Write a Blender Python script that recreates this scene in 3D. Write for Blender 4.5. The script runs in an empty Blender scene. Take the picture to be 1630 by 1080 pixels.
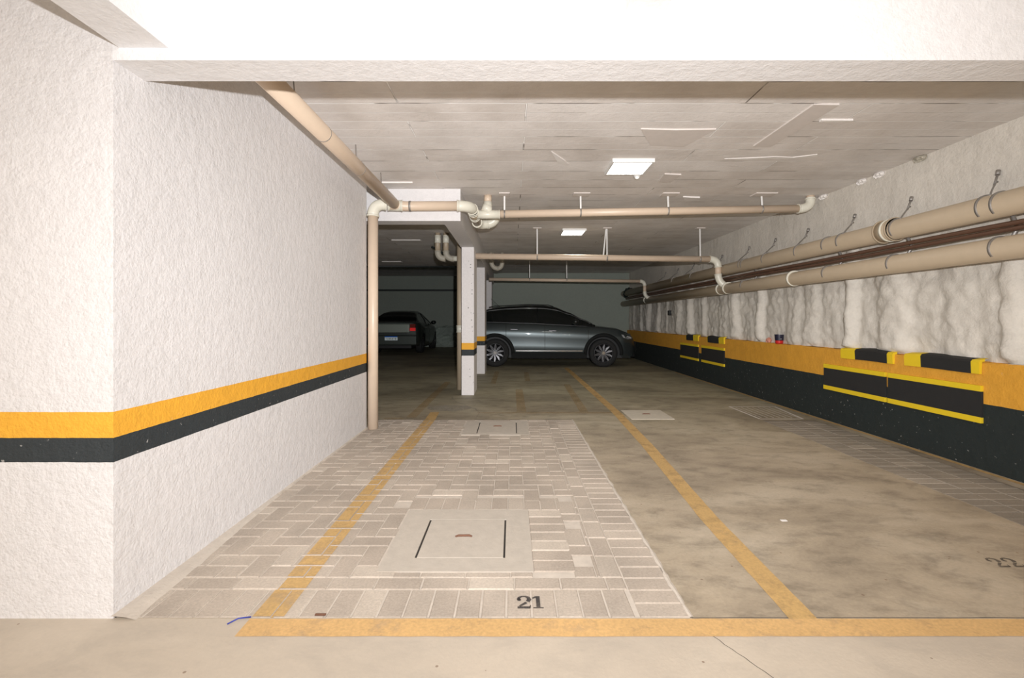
import bpy, bmesh, math, random
from mathutils import Vector, Matrix, noise
random.seed(7)
PI = math.pi
scn = bpy.context.scene
COL = scn.collection
CEIL = 2.72          # underside of the slab
XR = 3.75            # painted plinth of the right wall
XL = -1.60           # face of the left wall
BEAMZ = 2.348

# ------------------------------------------------------------------ materials
def new_mat(name):
    m = bpy.data.materials.new(name); m.use_nodes = True
    nt = m.node_tree
    return m, nt, nt.nodes['Principled BSDF']

def N(nt, t, **kw):
    n = nt.nodes.new(t)
    for k, v in kw.items():
        if k in n.inputs.keys(): n.inputs[k].default_value = v
        else: setattr(n, k, v)
    return n

def noise_node(nt, scale, detail=4, rough=.55, vec=None, dist=0):
    n = nt.nodes.new('ShaderNodeTexNoise')
    n.inputs['Scale'].default_value = scale; n.inputs['Detail'].default_value = detail
    n.inputs['Roughness'].default_value = rough; n.inputs['Distortion'].default_value = dist
    if vec is not None: nt.links.new(vec, n.inputs['Vector'])
    return n

def ramp(nt, fac, stops):
    r = nt.nodes.new('ShaderNodeValToRGB')
    el = r.color_ramp.elements
    while len(el) < len(stops): el.new(.5)
    for e, (p, c) in zip(el, stops):
        e.position = p; e.color = (c[0], c[1], c[2], 1) if hasattr(c, '__len__') else (c, c, c, 1)
    nt.links.new(fac, r.inputs['Fac'])
    return r.outputs['Color']

def mixc(nt, fac, a, b, mode='MIX'):
    m = nt.nodes.new('ShaderNodeMix'); m.data_type = 'RGBA'; m.blend_type = mode
    for sock, v in ((m.inputs[0], fac), (m.inputs[6], a), (m.inputs[7], b)):
        if isinstance(v, (int, float)): sock.default_value = v
        elif isinstance(v, (tuple, list)): sock.default_value = (v[0], v[1], v[2], 1)
        else: nt.links.new(v, sock)
    return m.outputs[2]

def math_n(nt, op, a, b=0.0, c=None, clamp=False):
    m = nt.nodes.new('ShaderNodeMath'); m.operation = op; m.use_clamp = clamp
    for i, v in enumerate((a, b, c)):
        if v is None: continue
        if isinstance(v, (int, float)): m.inputs[i].default_value = v
        else: nt.links.new(v, m.inputs[i])
    return m.outputs[0]

def bump(nt, height, strength, dist, prev=None):
    b = nt.nodes.new('ShaderNodeBump')
    b.inputs['Strength'].default_value = strength; b.inputs['Distance'].default_value = dist
    nt.links.new(height, b.inputs['Height'])
    if prev is not None: nt.links.new(prev, b.inputs['Normal'])
    return b.outputs['Normal']

def simple(name, col, rough=.5, metal=0., bumpscale=0, bumpstr=.2, bdist=.002, var=.0, emit=None, es=0, coat=0, spec=None):
    m, nt, p = new_mat(name)
    p.inputs['Base Color'].default_value = (*col, 1)
    p.inputs['Roughness'].default_value = rough; p.inputs['Metallic'].default_value = metal
    if coat: p.inputs['Coat Weight'].default_value = coat
    if spec is not None: p.inputs['Specular IOR Level'].default_value = spec
    tc = nt.nodes.new('ShaderNodeTexCoord').outputs['Object']
    if var:
        n = noise_node(nt, 14, 5, .6, tc)
        c = mixc(nt, n.outputs['Fac'], tuple(x * (1 - var) for x in col), tuple(min(1, x * (1 + var)) for x in col))
        nt.links.new(c, p.inputs['Base Color'])
    if bumpscale:
        n = noise_node(nt, bumpscale, 4, .6, tc)
        nt.links.new(bump(nt, n.outputs['Fac'], bumpstr, bdist), p.inputs['Normal'])
    if emit:
        p.inputs['Emission Color'].default_value = (*emit, 1); p.inputs['Emission Strength'].default_value = es
    return m

ORANGE = (.80, .40, .035)
NAVY = (.025, .032, .036)

def wall_mat(name, base=(.745, .73, .73), stripes=(), grain=70, gstr=.5, gdist=.006, dirt=.12, wob=.006, speck=.12):
    m, nt, p = new_mat(name)
    p.inputs['Roughness'].default_value = .75
    pos = nt.nodes.new('ShaderNodeNewGeometry').outputs['Position']
    sep = nt.nodes.new('ShaderNodeSeparateXYZ'); nt.links.new(pos, sep.inputs[0])
    big = noise_node(nt, 1.3, 6, .65, pos)
    fine = noise_node(nt, grain, 3, .6, pos)
    mid = noise_node(nt, grain * .28, 4, .6, pos)
    d = ramp(nt, big.outputs['Fac'], [(.38, 0), (.68, 1)])
    f = ramp(nt, mid.outputs['Fac'], [(.40, 0), (.62, 1)])
    c = mixc(nt, math_n(nt, 'MULTIPLY', d, dirt), base, tuple(x * .62 for x in base))
    c = mixc(nt, math_n(nt, 'MULTIPLY', f, .10), c, tuple(x * .55 for x in base))
    sp = ramp(nt, fine.outputs['Fac'], [(.46, 0), (.62, 1)])
    c = mixc(nt, math_n(nt, 'MULTIPLY', sp, speck), c, tuple(x * .6 for x in base))
    wn = noise_node(nt, 9, 4, .7, pos)
    zz = math_n(nt, 'ADD', sep.outputs['Z'], math_n(nt, 'MULTIPLY', math_n(nt, 'SUBTRACT', wn.outputs['Fac'], .5), wob))
    chip = noise_node(nt, 38, 3, .5, pos)
    chipm = ramp(nt, chip.outputs['Fac'], [(.70, 0), (.73, 1)])
    for z0, z1, col in stripes:
        a = math_n(nt, 'GREATER_THAN', zz, z0); b = math_n(nt, 'LESS_THAN', zz, z1)
        mk = math_n(nt, 'MULTIPLY', a, b)
        cc = mixc(nt, mid.outputs['Fac'], tuple(x * .86 for x in col), tuple(min(1, x * 1.14) for x in col))
        cc = mixc(nt, math_n(nt, 'MULTIPLY', chipm, .5 if col[0] < .2 else .12), cc, (.6, .58, .55))
        c = mixc(nt, mk, c, cc)
    nt.links.new(c, p.inputs['Base Color'])
    h = math_n(nt, 'ADD', math_n(nt, 'MULTIPLY', fine.outputs['Fac'], .6), math_n(nt, 'MULTIPLY', mid.outputs['Fac'], 1.2))
    nt.links.new(bump(nt, h, gstr, gdist), p.inputs['Normal'])
    return m

STR = ((.725, .829, ORANGE), (.627, .7251, NAVY))
M = {}
M['wall'] = wall_mat('stucco_white_striped', stripes=STR, gstr=.75, gdist=.008)
M['column'] = wall_mat('column_paint', base=(.80, .77, .76), stripes=STR, gstr=.25, gdist=.003, grain=90, dirt=.06)
M['beam'] = wall_mat('stucco_white_beam', base=(.79, .785, .79), speck=.03, gstr=.6, gdist=.006, dirt=.04)
M['beam2'] = wall_mat('smooth_white_beam', gstr=.2, gdist=.002, dirt=.05)
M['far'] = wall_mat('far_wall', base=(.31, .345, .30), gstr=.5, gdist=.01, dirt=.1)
M['rubble'] = wall_mat('rubble_stone', base=(.36, .42, .37), gstr=1, gdist=.05, grain=12, dirt=.9)
M['right'] = wall_mat('shotcrete_right', base=(.70, .66, .59), stripes=((.529, .862, (.70, .34, .035)), (-1, .5291, (.013, .020, .020))), grain=34, gstr=.75, gdist=.011, dirt=.35, wob=.012)

def floor_mat():
    m, nt, p = new_mat('concrete_floor')
    pos = nt.nodes.new('ShaderNodeNewGeometry').outputs['Position']
    sep = nt.nodes.new('ShaderNodeSeparateXYZ'); nt.links.new(pos, sep.inputs[0])
    mp = nt.nodes.new('ShaderNodeMapping'); mp.inputs['Scale'].default_value = (.75, 1.3, 1); mp.inputs['Rotation'].default_value = (0, 0, .5)
    nt.links.new(pos, mp.inputs[0])
    a = noise_node(nt, .9, 8, .62, mp.outputs[0], .6)
    b = noise_node(nt, 5, 8, .7, mp.outputs[0], .3)
    g = noise_node(nt, 60, 3, .6, pos)
    c = ramp(nt, a.outputs['Fac'], [(.30, (.25, .205, .15)), (.5, (.41, .34, .25)), (.68, (.53, .455, .35))])
    st = ramp(nt, b.outputs['Fac'], [(.32, .52), (.50, .97), (.75, 1.16)])
    c = mixc(nt, .75, c, st, 'MULTIPLY')
    gr = ramp(nt, g.outputs['Fac'], [(.3, .9), (.7, 1.08)])
    c = mixc(nt, .8, c, gr, 'MULTIPLY')
    # dark oily spots
    s = noise_node(nt, 2.6, 3, .5, pos)
    sm = ramp(nt, s.outputs['Fac'], [(.66, 0), (.74, 1)])
    c = mixc(nt, math_n(nt, 'MULTIPLY', sm, .5), c, (.15, .12, .09))
    # older, dirtier slab further in
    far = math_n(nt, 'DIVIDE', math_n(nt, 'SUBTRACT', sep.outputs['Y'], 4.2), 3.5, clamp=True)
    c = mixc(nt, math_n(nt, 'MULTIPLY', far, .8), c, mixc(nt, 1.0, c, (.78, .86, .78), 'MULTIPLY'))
    # paler apron in the foreground
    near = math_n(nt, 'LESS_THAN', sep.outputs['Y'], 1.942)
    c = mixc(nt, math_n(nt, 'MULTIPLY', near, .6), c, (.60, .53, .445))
    # small rust and debris specks
    v = nt.nodes.new('ShaderNodeTexVoronoi'); v.inputs['Scale'].default_value = 7.5
    nt.links.new(pos, v.inputs['Vector'])
    vm = math_n(nt, 'LESS_THAN', v.outputs['Distance'], .045)
    c = mixc(nt, math_n(nt, 'MULTIPLY', vm, .65), c, (.17, .10, .06))
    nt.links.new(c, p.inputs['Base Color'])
    p.inputs['Roughness'].default_value = .62
    h = math_n(nt, 'ADD', g.outputs['Fac'], math_n(nt, 'MULTIPLY', b.outputs['Fac'], 2))
    nt.links.new(bump(nt, h, .25, .003), p.inputs['Normal'])
    return m
M['floor'] = floor_mat()

def ceiling_mat():
    m, nt, p = new_mat('board_formed_ceiling')
    pos = nt.nodes.new('ShaderNodeNewGeometry').outputs['Position']
    wn = noise_node(nt, 1.1, 3, .5, pos)
    wv = nt.nodes.new('ShaderNodeVectorMath'); wv.operation = 'MULTIPLY_ADD'
    nt.links.new(wn.outputs['Color'], wv.inputs[0]); wv.inputs[1].default_value = (.0, .02, 0)
    sh = nt.nodes.new('ShaderNodeVectorMath'); sh.operation = 'ADD'; sh.inputs[1].default_value = (24.3, 0, 0)
    nt.links.new(pos, sh.inputs[0]); nt.links.new(sh.outputs[0], wv.inputs[2])
    def brick(w, h, mort, off=.37):
        b = nt.nodes.new('ShaderNodeTexBrick')
        b.offset = off; b.squash = 1
        b.inputs['Scale'].default_value = 1
        b.inputs['Brick Width'].default_value = w; b.inputs['Row Height'].default_value = h
        b.inputs['Mortar Size'].default_value = mort; b.inputs['Mortar Smooth'].default_value = .3
        b.inputs['Bias'].default_value = 0
        b.inputs['Color1'].default_value = (0, 0, 0, 1); b.inputs['Color2'].default_value = (1, 1, 1, 1)
        nt.links.new(wv.outputs[0], b.inputs['Vector'])
        return b
    b1 = brick(2.44, .31, .006); b2 = brick(61.7, .155, .0038, .31)
    n1 = noise_node(nt, 30, 5, .65, pos); n2 = noise_node(nt, 2.2, 6, .6, pos)
    c = ramp(nt, n2.outputs['Fac'], [(.3, (.67, .63, .595)), (.7, (.83, .795, .765))])
    c = mixc(nt, .16, c, b1.outputs['Color'], 'OVERLAY')
    # board-joint ridges, their white glare put into the colour, broken up
    br = noise_node(nt, 1.7, 3, .6, pos)
    brm = ramp(nt, br.outputs['Fac'], [(.40, .12), (.50, 1)])
    ridge = math_n(nt, 'MULTIPLY', math_n(nt, 'MAXIMUM', b1.outputs['Fac'], b2.outputs['Fac']), brm)
    c = mixc(nt, math_n(nt, 'MULTIPLY', ridge, .9), c, (1, .99, .97))
    dk = math_n(nt, 'MULTIPLY', b1.outputs['Fac'], math_n(nt, 'SUBTRACT', 1.0, brm))
    c = mixc(nt, math_n(nt, 'MULTIPLY', dk, .9), c, (.12, .10, .08))
    nt.links.new(c, p.inputs['Base Color'])
    p.inputs['Roughness'].default_value = .8
    hb = math_n(nt, 'MULTIPLY', b1.outputs['Color'], 1.0)
    h = math_n(nt, 'ADD', math_n(nt, 'MULTIPLY', n1.outputs['Fac'], .35), math_n(nt, 'ADD', hb, math_n(nt, 'MULTIPLY', ridge, -1.6)))
    nt.links.new(bump(nt, h, .9, .012), p.inputs['Normal'])
    return m
M['ceiling'] = ceiling_mat()

def brick_mat(name, c0, c1):
    m, nt, p = new_mat(name)
    at = nt.nodes.new('ShaderNodeVertexColor'); at.layer_name = 'Col'
    pos = nt.nodes.new('ShaderNodeNewGeometry').outputs['Position']
    n = noise_node(nt, 90, 4, .7, pos); n2 = noise_node(nt, 1.6, 5, .6, pos)
    c = mixc(nt, at.outputs['Color'], c0, c1)
    c = mixc(nt, .8, c, ramp(nt, n.outputs['Fac'], [(.3, .78), (.7, 1.15)]), 'MULTIPLY')
    c = mixc(nt, .9, c, ramp(nt, n2.outputs['Fac'], [(.3, .74), (.6, 1.08)]), 'MULTIPLY')
    nt.links.new(c, p.inputs['Base Color']); p.inputs['Roughness'].default_value = .8
    nt.links.new(bump(nt, n.outputs['Fac'], .4, .003), p.inputs['Normal'])
    return m
M['paver'] = brick_mat('concrete_paver', (.45, .385, .32), (.57, .50, .42))
M['paver_dark'] = brick_mat('worn_dark_paver', (.27, .235, .19), (.38, .33, .27))
M['sand'] = simple('joint_sand', (.56, .50, .43), .9, bumpscale=120, var=.25)
M['mortar'] = simple('pale_mortar', (.56, .50, .43), .9, bumpscale=60, bumpstr=.5, bdist=.006, var=.15)
M['cover'] = simple('cast_concrete_cover', (.50, .45, .385), .8, bumpscale=45, bumpstr=.4, bdist=.004, var=.16)
M['cover_pale'] = simple('pale_concrete_cover', (.58, .53, .44), .8, bumpscale=45, bumpstr=.3, var=.14)
M['joint'] = simple('dark_gap', (.035, .03, .025), .9)
M['rust'] = simple('rusty_iron', (.16, .075, .045), .8, var=.3, bumpscale=80)
M['chalk'] = simple('white_chalk_paint', (.62, .60, .55), .9, var=.2)

def paint_mat(name, col, wear=.5, thin=.85):
    m, nt, p = new_mat(name)
    pos = nt.nodes.new('ShaderNodeNewGeometry').outputs['Position']
    n = noise_node(nt, 7, 8, .72, pos); n2 = noise_node(nt, 1.5, 4, .6, pos); n3 = noise_node(nt, 80, 3, .6, pos)
    c = mixc(nt, n2.outputs['Fac'], tuple(x * .72 for x in col), tuple(min(1, x * 1.25) for x in col))
    c = mixc(nt, .7, c, ramp(nt, n3.outputs['Fac'], [(.3, .8), (.7, 1.15)]), 'MULTIPLY')
    nt.links.new(c, p.inputs['Base Color']); p.inputs['Roughness'].default_value = .65
    s = math_n(nt, 'ADD', n.outputs['Fac'], math_n(nt, 'MULTIPLY', n2.outputs['Fac'], .5))
    a = ramp(nt, s, [(wear - .12, thin), (wear + .14, thin * .45)])
    nt.links.new(a, p.inputs['Alpha'])
    return m
M['line'] = paint_mat('road_paint_ochre', (.63, .41, .165), .86, .88)
M['line_bright'] = paint_mat('road_paint_yellow', (.72, .455, .19), .90, .85)
M['line_worn'] = paint_mat('road_paint_worn', (.50, .32, .12), .72, .42)
M['stencil'] = paint_mat('stencil_black', (.05, .045, .045), .88, .85)

M['pipe'] = simple('tan_pvc', (.66, .53, .405), .38, bumpscale=3, bumpstr=.03, var=.05)
M['pipe_shade'] = simple('tan_pvc_shaded', (.45, .365, .26), .42, var=.06)  # darker copy of the tan pipe, shade put into the colour
M['fitting'] = simple('ivory_pvc_fitting', (.72, .70, .60), .35, var=.04)
M['fit_dark'] = simple('dark_fitting', (.42, .39, .32), .5, var=.1)  # darker tone of the ivory fitting
M['brownpipe'] = simple('brown_pvc', (.115, .06, .038), .4, var=.1)
M['steel'] = simple('galvanised_strap', (.33, .31, .29), .5, .6, var=.25, bumpscale=60)
M['whitemetal'] = simple('white_painted_metal', (.78, .78, .76), .45, var=.03)
M['lamp'] = simple('led_diffuser', (.9, .9, .9), .5, emit=(1, .99, .96), es=22)
M['lamp2'] = simple('led_diffuser_far', (.9, .9, .9), .5, emit=(1, .98, .90), es=22)
M['foam'] = simple('black_foam', (.016, .016, .016), .85, bumpscale=160, bumpstr=.5, bdist=.002, var=.2)
M['foamy'] = simple('yellow_foam', (.78, .56, .015), .7, bumpscale=160, bumpstr=.3, bdist=.001, var=.05)
M['black'] = simple('black_plastic', (.012, .013, .013), .55)
M['conduit'] = simple('dark_conduit', (.02, .028, .026), .6)
M['plate_patch'] = simple('ceiling_patch', (.66, .61, .57), .8, bumpscale=50, bumpstr=.4, var=.08)
M['patch_white'] = simple('fresh_lime_patch', (.80, .77, .74), .8, bumpscale=50, bumpstr=.6, bdist=.006, var=.06)

# ------------------------------------------------------------------ mesh helpers
def nb(): return bmesh.new()
def bx(bm, x0, x1, y0, y1, z0, z1, bev=0):
    ret = bmesh.ops.create_cube(bm, size=1)
    for v in ret['verts']:
        v.co = Vector(((x0 + x1) / 2 + v.co.x * (x1 - x0), (y0 + y1) / 2 + v.co.y * (y1 - y0), (z0 + z1) / 2 + v.co.z * (z1 - z0)))
    if bev:
        es = list({e for v in ret['verts'] for e in v.link_edges})
        bmesh.ops.bevel(bm, geom=es, offset=bev, segments=2, affect='EDGES', profile=.5)

def frame(d):
    d = d.normalized(); u = Vector((0, 0, 1)) if abs(d.z) < .9 else Vector((1, 0, 0))
    a = d.cross(u).normalized(); return a, d.cross(a).normalized()

def tube(bm, pts, r, seg=20, caps=True, smooth=True):
    pts = [Vector(p) for p in pts]
    rs = r if hasattr(r, '__len__') else [r] * len(pts)
    rings = []; a = None
    for i, p in enumerate(pts):
        d = (pts[min(i + 1, len(pts) - 1)] - pts[max(i - 1, 0)])
        d.normalize()
        if a is None: a, b = frame(d)
        else:
            a = (a - d * a.dot(d)).normalized(); b = d.cross(a).normalized()
        rings.append([bm.verts.new(p + (a * math.cos(2 * PI * k / seg) + b * math.sin(2 * PI * k / seg)) * rs[i]) for k in range(seg)])
    for i in range(len(rings) - 1):
        for k in range(seg):
            f = bm.faces.new((rings[i][k], rings[i][(k + 1) % seg], rings[i + 1][(k + 1) % seg], rings[i + 1][k])); f.smooth = smooth
    if caps:
        bm.faces.new(list(reversed(rings[0]))); bm.faces.new(rings[-1])

def arc(p0, corner, p1, n=8):
    """quadratic bend p0 -> p1 rounded about corner"""
    p0, c, p1 = Vector(p0), Vector(corner), Vector(p1)
    return [p0 * (1 - t) ** 2 + c * 2 * t * (1 - t) + p1 * t * t for t in [i / n for i in range(n + 1)]]

def obj(name, bm, mat, parent=None, smooth_angle=None):
    bmesh.ops.recalc_face_normals(bm, faces=bm.faces)
    me = bpy.data.meshes.new(name); bm.to_mesh(me); bm.free()
    o = bpy.data.objects.new(name, me); COL.objects.link(o)
    for m in (mat if isinstance(mat, (list, tuple)) else [mat]): me.materials.append(m)
    if parent is not None:
        o.parent = parent
        w = parent.location if parent.parent is None else None
        base = Vector((0, 0, 0)); q = parent
        while q is not None: base += q.location; q = q.parent
        if not parent.get('_local'):
            for v in me.vertices: v.co -= base
    return o

def recentre(o):
    """put a one-mesh thing's origin at the middle of its base"""
    vs = [v.co.copy() for v in o.data.vertices]
    c = Vector(((min(v.x for v in vs) + max(v.x for v in vs)) / 2, (min(v.y for v in vs) + max(v.y for v in vs)) / 2, min(v.z for v in vs)))
    for v in o.data.vertices: v.co -= c
    o.location = c
    return o

def struct(name, bm, mat):
    o = obj(name, bm, mat); o['kind'] = 'structure'; return o
def thing(name, label, cat, loc=(0, 0, 0), group=None, local=False):
    o = bpy.data.objects.new(name, None); COL.objects.link(o); o.location = loc
    o.empty_display_size = .1
    o['label'] = label; o['category'] = cat
    if group: o['group'] = group
    if local: o['_local'] = 1
    return o
def tag(o, label, cat, group=None, rc=True):
    if rc: recentre(o)
    o['label'] = label; o['category'] = cat
    if group: o['group'] = group
    return o

# ------------------------------------------------------------------ shell
PAV = (-1.60, .72, 1.945, 5.80)          # main paver field
PAV2 = (2.97, 3.60, .6, 5.75)            # strip by the right wall
bm = nb()
def quad(bm, x0, x1, y0, y1, z):
    vs = [bm.verts.new(p) for p in ((x0, y0, z), (x1, y0, z), (x1, y1, z), (x0, y1, z))]
    return bm.faces.new(vs)
xs = sorted({-8, PAV[0], PAV[1], PAV2[0], PAV2[1], 3.9}); ys = sorted({-6, PAV[2], PAV[3], PAV2[2], PAV2[3], 22})
for i in range(len(xs) - 1):
    for j in range(len(ys) - 1):
        cx, cy = (xs[i] + xs[i + 1]) / 2, (ys[j] + ys[j + 1]) / 2
        if any(q[0] < cx < q[1] and q[2] < cy < q[3] for q in (PAV, PAV2)): continue
        quad(bm, xs[i], xs[i + 1], ys[j], ys[j + 1], 0)
bx(bm, -8, 3.9, -6, 22, -.14, -.013)
struct('floor', bm, M['floor'])

bm = nb()
bx(bm, -8, -1.0, -6, 14.1, CEIL, CEIL + .6)
bx(bm, -1.0, 4.1, -6, 16.1, CEIL, CEIL + .6)
bx(bm, -8, -1.0, 14.1, 21.8, 3.13, 3.32)
struct('ceiling', bm, M['ceiling'])

bm = nb(); bx(bm, -4.5, XL, 1.94, 5.31, 0, CEIL); struct('wall_left', bm, M['wall'])
bm = nb(); bx(bm, -4.7, -4.5, -6, 1.94, 0, CEIL); struct('wall_west', bm, M['beam'])
bm = nb(); bx(bm, -4.7, 3.9, -6.2, -6, 0, CEIL); struct('wall_behind', bm, M['beam'])
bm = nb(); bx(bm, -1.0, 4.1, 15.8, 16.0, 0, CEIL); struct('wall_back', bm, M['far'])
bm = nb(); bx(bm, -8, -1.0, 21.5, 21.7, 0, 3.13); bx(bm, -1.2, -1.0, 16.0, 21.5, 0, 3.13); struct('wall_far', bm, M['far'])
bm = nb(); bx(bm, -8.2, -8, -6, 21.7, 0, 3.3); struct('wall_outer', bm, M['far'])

# rough retained plinth at the far left
bm = nb()
nx, nz = 60, 12
g = [[None] * (nz + 1) for _ in range(nx + 1)]
for i in range(nx + 1):
    for k in range(nz + 1):
        x = -8 + 7 * i / nx; z = .92 * k / nz
        d = noise.noise(Vector((x * 2.3, 0, z * 2.6))) * .16 + noise.noise(Vector((x * 6, 3, z * 6))) * .08
        g[i][k] = bm.verts.new((x, 21.15 + d + .1 * (k == nz), z + (.06 * noise.noise(Vector((x * 3, 0, 0))) if k == nz else 0)))
for i in range(nx):
    for k in range(nz):
        bm.faces.new((g[i][k], g[i + 1][k], g[i + 1][k + 1], g[i][k + 1]))
    top = [g[i][nz], g[i + 1][nz]]
    a = bm.verts.new((g[i + 1][nz].co.x, 21.6, .9)); b = bm.verts.new((g[i][nz].co.x, 21.6, .9))
    bm.faces.new((top[0], top[1], a, b))
struct('trim_1', bm, M['rubble'])

# right wall: painted plinth with ledge + uneven shotcrete above it
RIBS = [.4, 1.1, 1.75, 2.4, 3.0, 3.66, 4.15, 4.84, 5.42, 6.17, 6.55, 7.4, 8.25, 8.8, 9.6, 10.3, 11.1, 11.9, 12.6, 13.5, 14.3, 15.2]
def rib(y, z):
    s = 0
    for i, c in enumerate(RIBS):
        w = .13 + .06 * math.sin(i * 2.1)
        cc = c + .05 * noise.noise(Vector((c * 3, z * 1.7, 1)))
        t = (y - cc) / w
        if abs(t) < 3: s += math.exp(-t ** 4) * (.055 + .03 * math.sin(i * 1.7 + 1))
    fade = 1 / (1 + math.exp((z - 1.85) * 9))
    edge = min(1, max(.25, (z - .86) / .05))
    r = noise.noise(Vector((y * 2.2, z * 1.6, 4))) * .035 + noise.noise(Vector((y * 9, z * 7, 9))) * .016 + noise.noise(Vector((y * 20, z * 18, 2))) * .014
    return 3.815 - s * 1.15 * fade * edge - r * (.25 + .95 * fade)
bm = nb()
ysr = []; y = -2.0
while y < 15.9: ysr.append(y); y += .03 if y > 2.8 else .08
zs = [.86 + .025 * k for k in range(48)] + [2.06, 2.2, 2.35, 2.5, 2.62, CEIL + .02]
rows = [[bm.verts.new((rib(yy, zz), yy, zz + (.012 * noise.noise(Vector((yy * 4, 0, 0))) if zz == .86 else 0))) for zz in zs] for yy in ysr]
for i in range(len(rows) - 1):
    for k in range(len(zs) - 1):
        f = bm.faces.new((rows[i][k], rows[i + 1][k], rows[i + 1][k + 1], rows[i][k + 1])); f.smooth = True
# plinth face with a wavy top edge and the ledge behind it
pl = []
for yy in ysr:
    wz = .858 + .012 * noise.noise(Vector((yy * 1.3, 5, 0))) + .006 * noise.noise(Vector((yy * 9, 5, 0)))
    wx = XR + .006 * noise.noise(Vector((yy * 2, 1, 0)))
    pl.append([bm.verts.new((XR, yy, -.02)), bm.verts.new((wx, yy, wz - .012)), bm.verts.new((wx + .012, yy, wz)), bm.verts.new((3.90, yy, wz))])
for i in range(len(pl) - 1):
    for k in range(3):
        bm.faces.new((pl[i][k], pl[i + 1][k], pl[i + 1][k + 1], pl[i][k + 1]))
bx(bm, 3.92, 4.1, -6, 16, 0, CEIL)
bx(bm, XR, 3.93, -6, -2, 0, CEIL)
struct('wall_right', bm, M['right'])

# beams and columns
bm = nb(); bx(bm, XL - .002, 3.84, 1.9385, 2.109, 2.24, CEIL + .01)
o = struct('beam_front', bm, M['beam'])
bm = nb(); bx(bm, -1.575, -1.378, -6, 1.938, 2.29, CEIL); struct('beam_left', bm, M['beam'])
bm = nb(); bx(bm, .44, .592, -6, 1.938, 2.394, CEIL); struct('beam_middle', bm, M['beam'])
bm = nb(); bx(bm, -7.9, -.603, 5.63, 5.85, BEAMZ, CEIL); struct('beam_cross', bm, M['beam2'])
bm = nb(); bx(bm, -.817, -.6035, 5.85, 15.8, BEAMZ, CEIL); struct('beam_long', bm, M['beam2'])
def column(y0, y1):
    bm = nb(); bx(bm, -.805, -.606, y0, y1, 0, BEAMZ, .006)
    for k in range(14 if y0 < 9 else 0):            # old nail holes
        z = random.uniform(.9, 2.25); x = random.uniform(-.69, -.625)
    return bm
o = struct('column_near', column(7.66, 8.26), M['column'])
bm = nb()
random.seed(3)
for k in range(16):
    z = random.uniform(1.0, 2.28) if k < 13 else random.uniform(.1, .6); x = random.uniform(-.70, -.615)
    bmesh.ops.create_circle(bm, cap_ends=True, segments=8, radius=random.uniform(.004, .008), matrix=Matrix.Translation((x, 7.657, z)) @ Matrix.Rotation(PI / 2, 4, 'X'))
ho = obj('nail_hole', bm, M['joint'], o); ho['kind'] = 'stuff'
struct('column_far', column(10.67, 11.3), M['column'])
struct('column_last', column(14.2, 14.8), M['column'])

# ------------------------------------------------------------------ paving
def paver_tiles(cells, x0, y0, bounds, skip, bm, lay, g=.0035, top=0.0, bed=-.012):
    for (cx0, cx1, cy0, cy1) in cells:
        a, b, c, d = max(cx0, bounds[0]), min(cx1, bounds[1]), max(cy0, bounds[2]), min(cy1, bounds[3])
        if b - a < .02 or d - c < .02: continue
        mx, my = (a + b) / 2, (c + d) / 2
        if any(s[0] < mx < s[1] and s[2] < my < s[3] for s in skip): continue
        j = [random.uniform(-.0015, .0015) for _ in range(4)]
        a, b, c, d = a + g + j[0], b - g + j[1], c + g + j[2], d - g + j[3]
        h = top + random.uniform(-.0015, .0012); e = .004
        lo = [bm.verts.new(p) for p in ((a, c, bed), (b, c, bed), (b, d, bed), (a, d, bed))]
        md = [bm.verts.new(p) for p in ((a, c, h - .003), (b, c, h - .003), (b, d, h - .003), (a, d, h - .003))]
        hi = [bm.verts.new(p) for p in ((a + e, c + e, h), (b - e, c + e, h), (b - e, d - e, h), (a + e, d - e, h))]
        fs = [bm.faces.new(hi)]
        for k in range(4):
            fs.append(bm.faces.new((md[k], md[(k + 1) % 4], hi[(k + 1) % 4], hi[k])))
            fs.append(bm.faces.new((lo[k], lo[(k + 1) % 4], md[(k + 1) % 4], md[k])))
        v = min(1, max(0, random.gauss(.45, .17)))
        if random.random() < .025: v = 1
        for f in fs:
            for l in f.loops: l[lay] = (v, v, v, 1)
BR = []      # every brick footprint of the main field, reused by the painted line
def herring(x0, y0, x1, y1, u=.105):
    out = []
    for i in range(-2, int((x1 - x0) / u) + 3):
        for j in range(-2, int((y1 - y0) / u) + 3):
            m = (i - j) % 4
            if m == 0: out.append((x0 + i * u, x0 + (i + 2) * u, y0 + j * u, y0 + (j + 1) * u))
            elif m == 3: out.append((x0 + i * u, x0 + (i + 1) * u, y0 + j * u, y0 + (j + 2) * u))
    return out
HOLE_A = (-.645, .098, 2.30, 3.05); HOLE_B = (-.53, .175, 5.03, 5.71)
bm = nb(); lay = bm.loops.layers.color.new('Col')
k = PAV[0]; cells = []
while k < PAV[1]: cells.append((k, k + .105, 1.945, 2.150)); k += .105
paver_tiles(cells, 0, 0, (PAV[0], PAV[1] - .205, 1.945, 2.15), (), bm, lay); BR += [(c, (PAV[0], PAV[1] - .205, 1.945, 2.15)) for c in cells]
cells = []; k = PAV[0] - .07
while k < PAV[1]: cells.append((k, k + .21, 2.15, 2.25)); k += .21
b_ = (PAV[0], PAV[1] - .205, 2.15, 2.25); paver_tiles(cells, 0, 0, b_, (), bm, lay); BR += [(c, b_) for c in cells]
cells = []; k = 1.945
while k < PAV[3]: cells.append((PAV[1] - .205, PAV[1], k, k + .10)); k += .10
b_ = (PAV[1] - .205, PAV[1], 1.945, PAV[3]); paver_tiles(cells, 0, 0, b_, (), bm, lay)
cells = []; k = 2.25
while k < PAV[3]: cells.append((PAV[1] - .305, PAV[1] - .205, k, k + .205)); k += .205
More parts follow.
